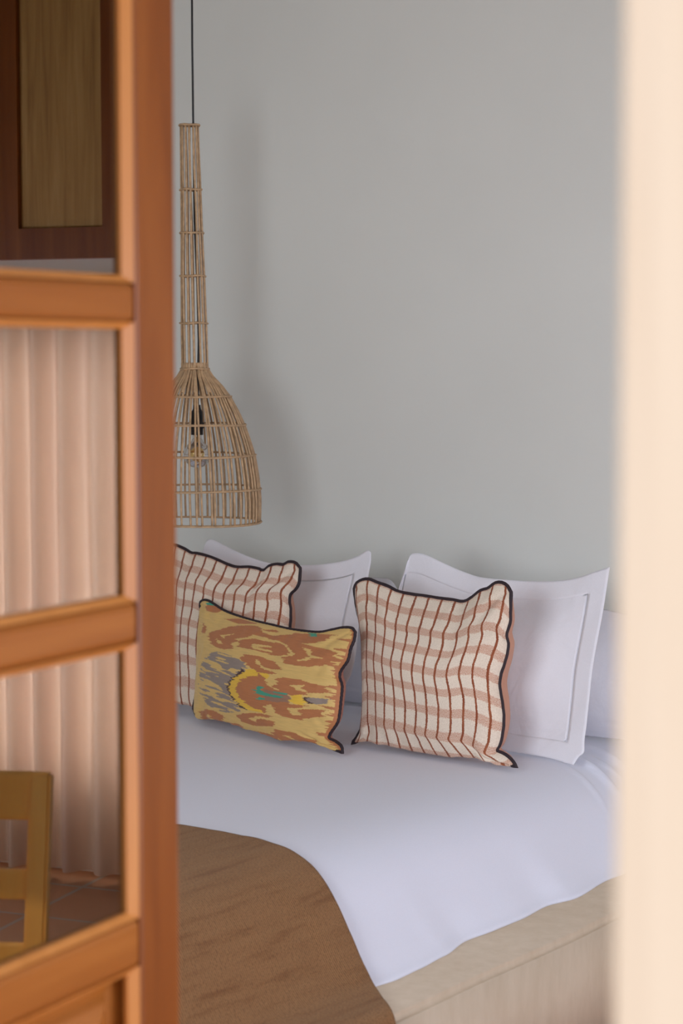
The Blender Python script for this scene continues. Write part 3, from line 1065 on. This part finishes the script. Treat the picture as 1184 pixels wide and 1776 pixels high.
def pillow(name, label, loc, rot, sides, T, seed, flange=.05, tb=None, group='white pillows', pw=1.15):
    t = thing(name, label, 'pillow', loc, rot, group)
    n = m = 80
    g = coons(*sides, n, m)
    w = (g[0][n] - g[0][0]).length
    h = (g[m][0] - g[0][0]).length
    fu, fv = flange / max(w, .1), flange / max(h, .1)

    def inner(u, v):
        return (u - fu) / (1 - 2 * fu), (v - fv) / (1 - 2 * fv)

    def depth(i, j, sgn):
        u, v = inner(i / n, j / m)
        p = g[j][i]
        if 0 < u < 1 and 0 < v < 1:
            wq = puff(u, v, pw)
            tt = T if sgn > 0 else (tb or T * .7)
            d = tt * wq * (1 + .25 * (.5 - v))
            d += wq ** .9 * (.009 * noise.noise(Vector((p.x * 5, p.y * 5, seed))) + .0045 * noise.noise(Vector((p.x * 13 + p.y * 5, p.y * 14, seed + 2))))
            if v < .22 and sgn > 0:                            # slumped folds above the bed
                d += .007 * wq ** .4 * math.sin(v / .22 * PI) * noise.noise(Vector((p.x * 9, p.y * 60, seed + 5)))
            return d
        return 0.0

    def wave(i, j):
        p = g[j][i]
        e = min(i / n, 1 - i / n, j / m, 1 - j / m)
        return (.010 * noise.noise(Vector((p.x * 6, p.y * 6, seed + 7)))) * (1 - min(1, e / .12))

    if flange:
        bm = bmesh.new()
        V = {}
        for j in range(m + 1):
            for i in range(n + 1):
                V[i, j] = bm.verts.new((g[j][i].x, wave(i, j) - depth(i, j, 1), g[j][i].y))
        iu, iv = round(fu * n), round(fv * m)
        for j in range(m):
            for i in range(n):
                if i < iu or i >= n - iu or j < iv or j >= m - iv:
                    bm.faces.new((V[i, j], V[i + 1, j], V[i + 1, j + 1], V[i, j + 1]))
        bmesh.ops.delete(bm, geom=[v for v in bm.verts if not v.link_faces], context='VERTS')
        fl = obj('flange', bm, M_SHAM, t, True)
        s2 = fl.modifiers.new('cloth', 'SOLIDIFY')
        s2.thickness = .0025
        s2.offset = -1
    else:
        iu = iv = 0
    bm = bmesh.new()
    for sgn in (1, -1):
        V = {}
        for j in range(iv, m - iv + 1):
            for i in range(iu, n - iu + 1):
                V[i, j] = bm.verts.new((g[j][i].x, wave(i, j) * (1 if flange else 0) - sgn * depth(i, j, sgn), g[j][i].y))
        for j in range(iv, m - iv):
            for i in range(iu, n - iu):
                q = (V[i, j], V[i + 1, j], V[i + 1, j + 1], V[i, j + 1])
                bm.faces.new(q if sgn > 0 else q[::-1])
    bmesh.ops.remove_doubles(bm, verts=bm.verts[:], dist=1e-5)
    obj('pillow_body', bm, M_SHAM, t, True)
    return t


SR_LEFT = [SHAM_R_TOP[0], (-0.262, 0.38), (-0.268, 0.25), (-0.262, 0.12), (-0.268, 0.02), (-0.275, -0.005)]
SR_BOT = [(-0.275, -0.005), (-0.15, 0.0), (0.0, 0.0), (0.10, 0.0), (0.2095, -0.002), (0.30, -0.004), (0.37, -0.012), (0.382, -0.0132)]
pillow('white_pillow', 'large white pillow with a flat border, standing behind the right plaid cushion', (-2.87, 4.33, .528), (-rad(20), 0, 0),
       (SHAM_R_TOP, SHAM_R_RIGHT, SR_BOT, SR_LEFT), .052, 31.0)
SL_LEFT = [SHAM_L_TOP[0], (-0.262, 0.38), (-0.270, 0.25), (-0.262, 0.12), (-0.268, 0.03), (-0.262, 0.006)]
SL_RIGHT = SHAM_L_RIGHT[:-1] + [(0.372, 0.095), (0.345, 0.055), (0.30, 0.03)]
SL_BOT = [(-0.262, 0.006), (-0.15, 0.0), (0.0, 0.0), (0.12, 0.002), (0.22, 0.01), (0.30, 0.03)]
pillow('white_pillow', 'white pillow with a flat border behind the left plaid and yellow cushions', (-3.650, 4.372, .528), (-rad(20), 0, 0),
       (SHAM_L_TOP, SL_RIGHT, SL_BOT, SL_LEFT), .055, 41.0)
RR_ = ([(-0.40, .315), (-0.36, .352), (-0.2, .348), (0.0, .345), (.13, .347), (.20, .340), (.27, .335), (.30, .310)],
       [(.30, .310), (.315, .23), (.318, .12), (.312, .04), (.285, .004)],
       [(-0.39, .004), (-.2, 0), (0, 0), (.15, 0), (.285, .004)], [(-0.40, .315), (-.412, .2), (-.41, .06), (-0.39, .004)])
pillow('white_pillow', 'plain white pillow at the back against the wall, next to the door casing', (-2.75, 4.62, .529), (-rad(10), 0, 0), RR_, .10, 51.0, flange=0, tb=.07)
RL_ = ([(-0.46, .33), (-0.42, .372), (-0.2, .378), (0.0, .372), (.12, .376), (.16, .372), (.188, .345)],
       [(.188, .345), (.205, .25), (.208, .12), (.20, .03), (.17, .004)],
       [(-0.46, .004), (-.2, 0), (0, 0), (.1, 0), (.17, .004)], [(-0.46, .33), (-.475, .2), (-.47, .06), (-0.46, .004)])
pillow('white_pillow', 'white pillow in the middle at the back whose corner peeks between the two bordered pillows', (-3.5, 4.66, .529), (-rad(10), 0, 0), RL_, .08, 61.0, flange=0, tb=.06)

# ------------------------------------------------------------------ rattan pendant lamp
LX, LY = -3.775, 4.36
lamp = thing('pendant_lamp', 'long necked rattan pendant lamp hanging left of the bed wall', 'lamp', (LX, LY, 0))
# (height, radius) of the cane cage; the neck leans a little off the cord
CAGE = [(2.217, .0250), (2.03, .0275), (1.90, .030), (1.77, .0335), (1.64, .0365), (1.535, .0370), (1.517, .0375), (1.495, .0520), (1.465, .0800), (1.435, .1020), (1.395, .1230), (1.357, .1400), (1.31, .1560), (1.26, .1700), (1.20, .1790), (1.14, .1835), (1.09, .1820), (1.068, .1800)]


def cage_r(z):
    for (a, ra), (b, rb) in zip(CAGE, CAGE[1:]):
        if b <= z <= a:
            return ra + (rb - ra) * (a - z) / (a - b)
    return CAGE[-1][1]


def lean(z):
    k = .017 * (z - 1.2) / 1.0
    return Vector((-.80 * k, -.60 * k, 0))


def rib(ang, z0, z1, r, sway, inset=0.0):
    bm = bmesh.new()
    zs = [z0 + (z1 - z0) * k / 34 for k in range(35)]
    if z0 > 1.52 > z1:
        zs = sorted(set(zs + [1.535, 1.517, 1.505, 1.495, 1.48, 1.465, 1.45]), reverse=True)
    pts = []
    for z in zs:
        k = noise.noise(Vector((ang * 7, z * 5, sway)))
        rr = cage_r(z) - inset + .0012 * k
        a = ang + (.0035 / max(rr, .03)) * noise.noise(Vector((ang * 11, z * 4, 9)))
        pts.append(Vector((rr * math.cos(a), rr * math.sin(a), z)) + lean(z))
    tube(bm, pts, r, 6)
    return obj('rib', bm, M_RATTAN, lamp, True)


for k in range(14):                                         # canes of the neck
    rib(2 * PI * k / 14 + .05 * (k % 2), 2.217, 1.505, .0035, k)
for k in range(56):                                         # canes of the bell
    rib(2 * PI * k / 56 + .035 * random.uniform(-1, 1), 1.530 - .004 * (k % 2), 1.070, .0033, k + 40, inset=.001 * (k % 3))
RINGS = [2.217, 2.033, 1.909, 1.785, 1.649, 1.517, 1.437, 1.355, 1.266, 1.168, 1.070]
for z in RINGS:
    bm = bmesh.new()
    for off, dz in ((.0042, 0.0), (-.0046, .0015)):
        R0 = cage_r(z) + off
        pts = [Vector((R0 * math.cos(a), R0 * math.sin(a), z + dz + .001 * math.sin(3 * a + z * 40))) + lean(z) for a in [2 * PI * q / 56 for q in range(56)]]
        tube(bm, pts, .0029, 6, closed=True)
    obj('hoop', bm, M_RATTAN, lamp, True)
bm = bmesh.new()
CX = -0.006
tube(bm, [(-.010, 0, ZC), (-.010, 0, 2.45), (-.008, 0, 2.217), (-.002, -.004, 1.95), (.004, 0, 1.75), (.008, 0, 1.60), (.004, 0, 1.48), (0.004, 0, 1.410)], .0030, 8)
obj('cord', bm, M_BLACK, lamp, True)
bm = bmesh.new()
lathe(bm, [(0.0, 1.412), (.010, 1.412), (.012, 1.400), (.0165, 1.392), (.0175, 1.362), (.0215, 1.360), (.0215, 1.345), (.0175, 1.343), (.0175, 1.325), (0.0, 1.325)], 20)
obj('socket', bm, M_BLACK, lamp, True)
bm = bmesh.new()
pr = [(.0135, 1.328), (.0140, 1.316), (.018, 1.304)]
for k in range(1, 15):
    a = rad(-62) + (PI / 2 + rad(62)) * k / 15
    pr.append((.040 * math.cos(a), 1.268 - .040 * math.sin(a)))
pr.append((0.0, 1.228))
lathe(bm, pr, 28)
bulb = obj('bulb', bm, M_BULB, lamp, True)
bm = bmesh.new()
for q in range(5):
    a = 2 * PI * q / 5
    c, s = math.cos(a), math.sin(a)
    tube(bm, [(.004 * c, .004 * s, 1.318), (.007 * c, .007 * s, 1.295), (.014 * c, .014 * s, 1.265), (.010 * c, .010 * s, 1.245)], .0006, 5)
tube(bm, [(0, 0, 1.325), (0, 0, 1.262)], .003, 6)
obj('filament', bm, M_BRASS, bulb, True)
bm = bmesh.new()
lathe(bm, [(0, ZC - .03), (.045, ZC - .03), (.05, ZC - .02), (.05, ZC)], 24)
cr = obj('ceiling_rose', bm, M_CERAM, lamp, True)
cr.location.x = -.010

# ------------------------------------------------------------------ what the door's panes reflect: curtain, shutter head and chair
ct = thing('curtain', 'pleated pinkish curtain hanging to the floor, reflected in the door panes', 'curtain', (0.5, YB - .11, 0))
bm = bmesh.new()
g = []
for j in range(13):
    z = .03 + (1.76 - .03) * j / 12
    row = []
    for i in range(241):
        x = -.62 + 1.28 * i / 240
        row.append(bm.verts.new((x, .030 * math.sin(x * 62 + 1.2 * noise.noise(Vector((x * 4, 0, 0)))) * (1 - .25 * j / 12) + .008 * noise.noise(Vector((x * 20, z * 2, 3))), z)))
    g.append(row)
for a, b in zip(g, g[1:]):
    for i in range(240):
        bm.faces.new((a[i], a[i + 1], b[i + 1], b[i]))
obj('cloth', bm, M_CURT, ct, True)
bm = bmesh.new()
tube(bm, [(-.70, 0, 1.775), (.74, 0, 1.775)], .011, 12)
obj('rod', bm, M_BLACK, ct, True)
sht = thing('window_shutter', 'brown panelled wooden shutter above the curtain, reflected in the upper door pane', 'shutter', (0.5, YB - .045, 1.84))
bm = bmesh.new()
bx(bm, -.66, .66, 0, .045, 0, .09)
bx(bm, -.66, .66, 0, .045, .86, .96)
for x in (-.66, -.30, .07, .57):
    bx(bm, x, x + .09, 0, .045, .09, .86)
obj('frame', bm, M_DOOR, sht)
for x0, x1 in ((-.57, -.30), (-.21, .07), (.16, .57)):
    obj('panel', box(x0, x1, .015, .045, .09, .86, .006), M_SHUT, sht)

chair = thing('wooden_chair', 'honey coloured wooden chair with slatted back, reflected in the lower door pane', 'chair', (-.66, 2.37, 0), (0, 0, rad(-17)))


def bar(p, q, w, d):
    """tapering rectangular bar between two points"""
    p, q = Vector(p), Vector(q)
    t = (q - p).normalized()
    a = Vector((1, 0, 0)) if abs(t.x) < .7 else Vector((0, 1, 0))
    b = t.cross(a).normalized()
    a = b.cross(t).normalized()
    bm = bmesh.new()
    R1 = [bm.verts.new(p + a * sx * w / 2 + b * sy * d / 2) for sx, sy in ((-1, -1), (1, -1), (1, 1), (-1, 1))]
    R2 = [bm.verts.new(q + a * sx * w / 2 + b * sy * d / 2) for sx, sy in ((-1, -1), (1, -1), (1, 1), (-1, 1))]
    for k in range(4):
        bm.faces.new((R1[k], R1[(k + 1) % 4], R2[(k + 1) % 4], R2[k]))
    bm.faces.new(R1[::-1])
    bm.faces.new(R2)
    bmesh.ops.recalc_face_normals(bm, faces=bm.faces[:])
    bmesh.ops.bevel(bm, geom=bm.edges[:], offset=.005, segments=2, affect='EDGES')
    return bm


for s in (-1, 1):
    obj('leg', bar((s * .19, -.06, 0), (s * .19, .0, .45), .036, .036), M_CHAIR, chair)
    obj('backrest_post', bar((s * .19, .0, .45), (s * .20, .045, .87), .036, .030), M_CHAIR, chair)
    obj('leg', bar((s * .18, .38, 0), (s * .18, .38, .43), .036, .036), M_CHAIR, chair)
obj('seat', box(-.215, .215, -.01, .41, .43, .46, .01), M_CHAIR, chair)
obj('top_rail', box(-.19, .19, .035, .056, .79, .87, .006), M_CHAIR, chair)
obj('slat', box(-.18, .18, .024, .038, .66, .71, .004), M_CHAIR, chair)
obj('slat', box(-.18, .18, .012, .026, .54, .59, .004), M_CHAIR, chair)
obj('stretcher', box(-.17, .17, .37, .39, .17, .20, .004), M_CHAIR, chair)
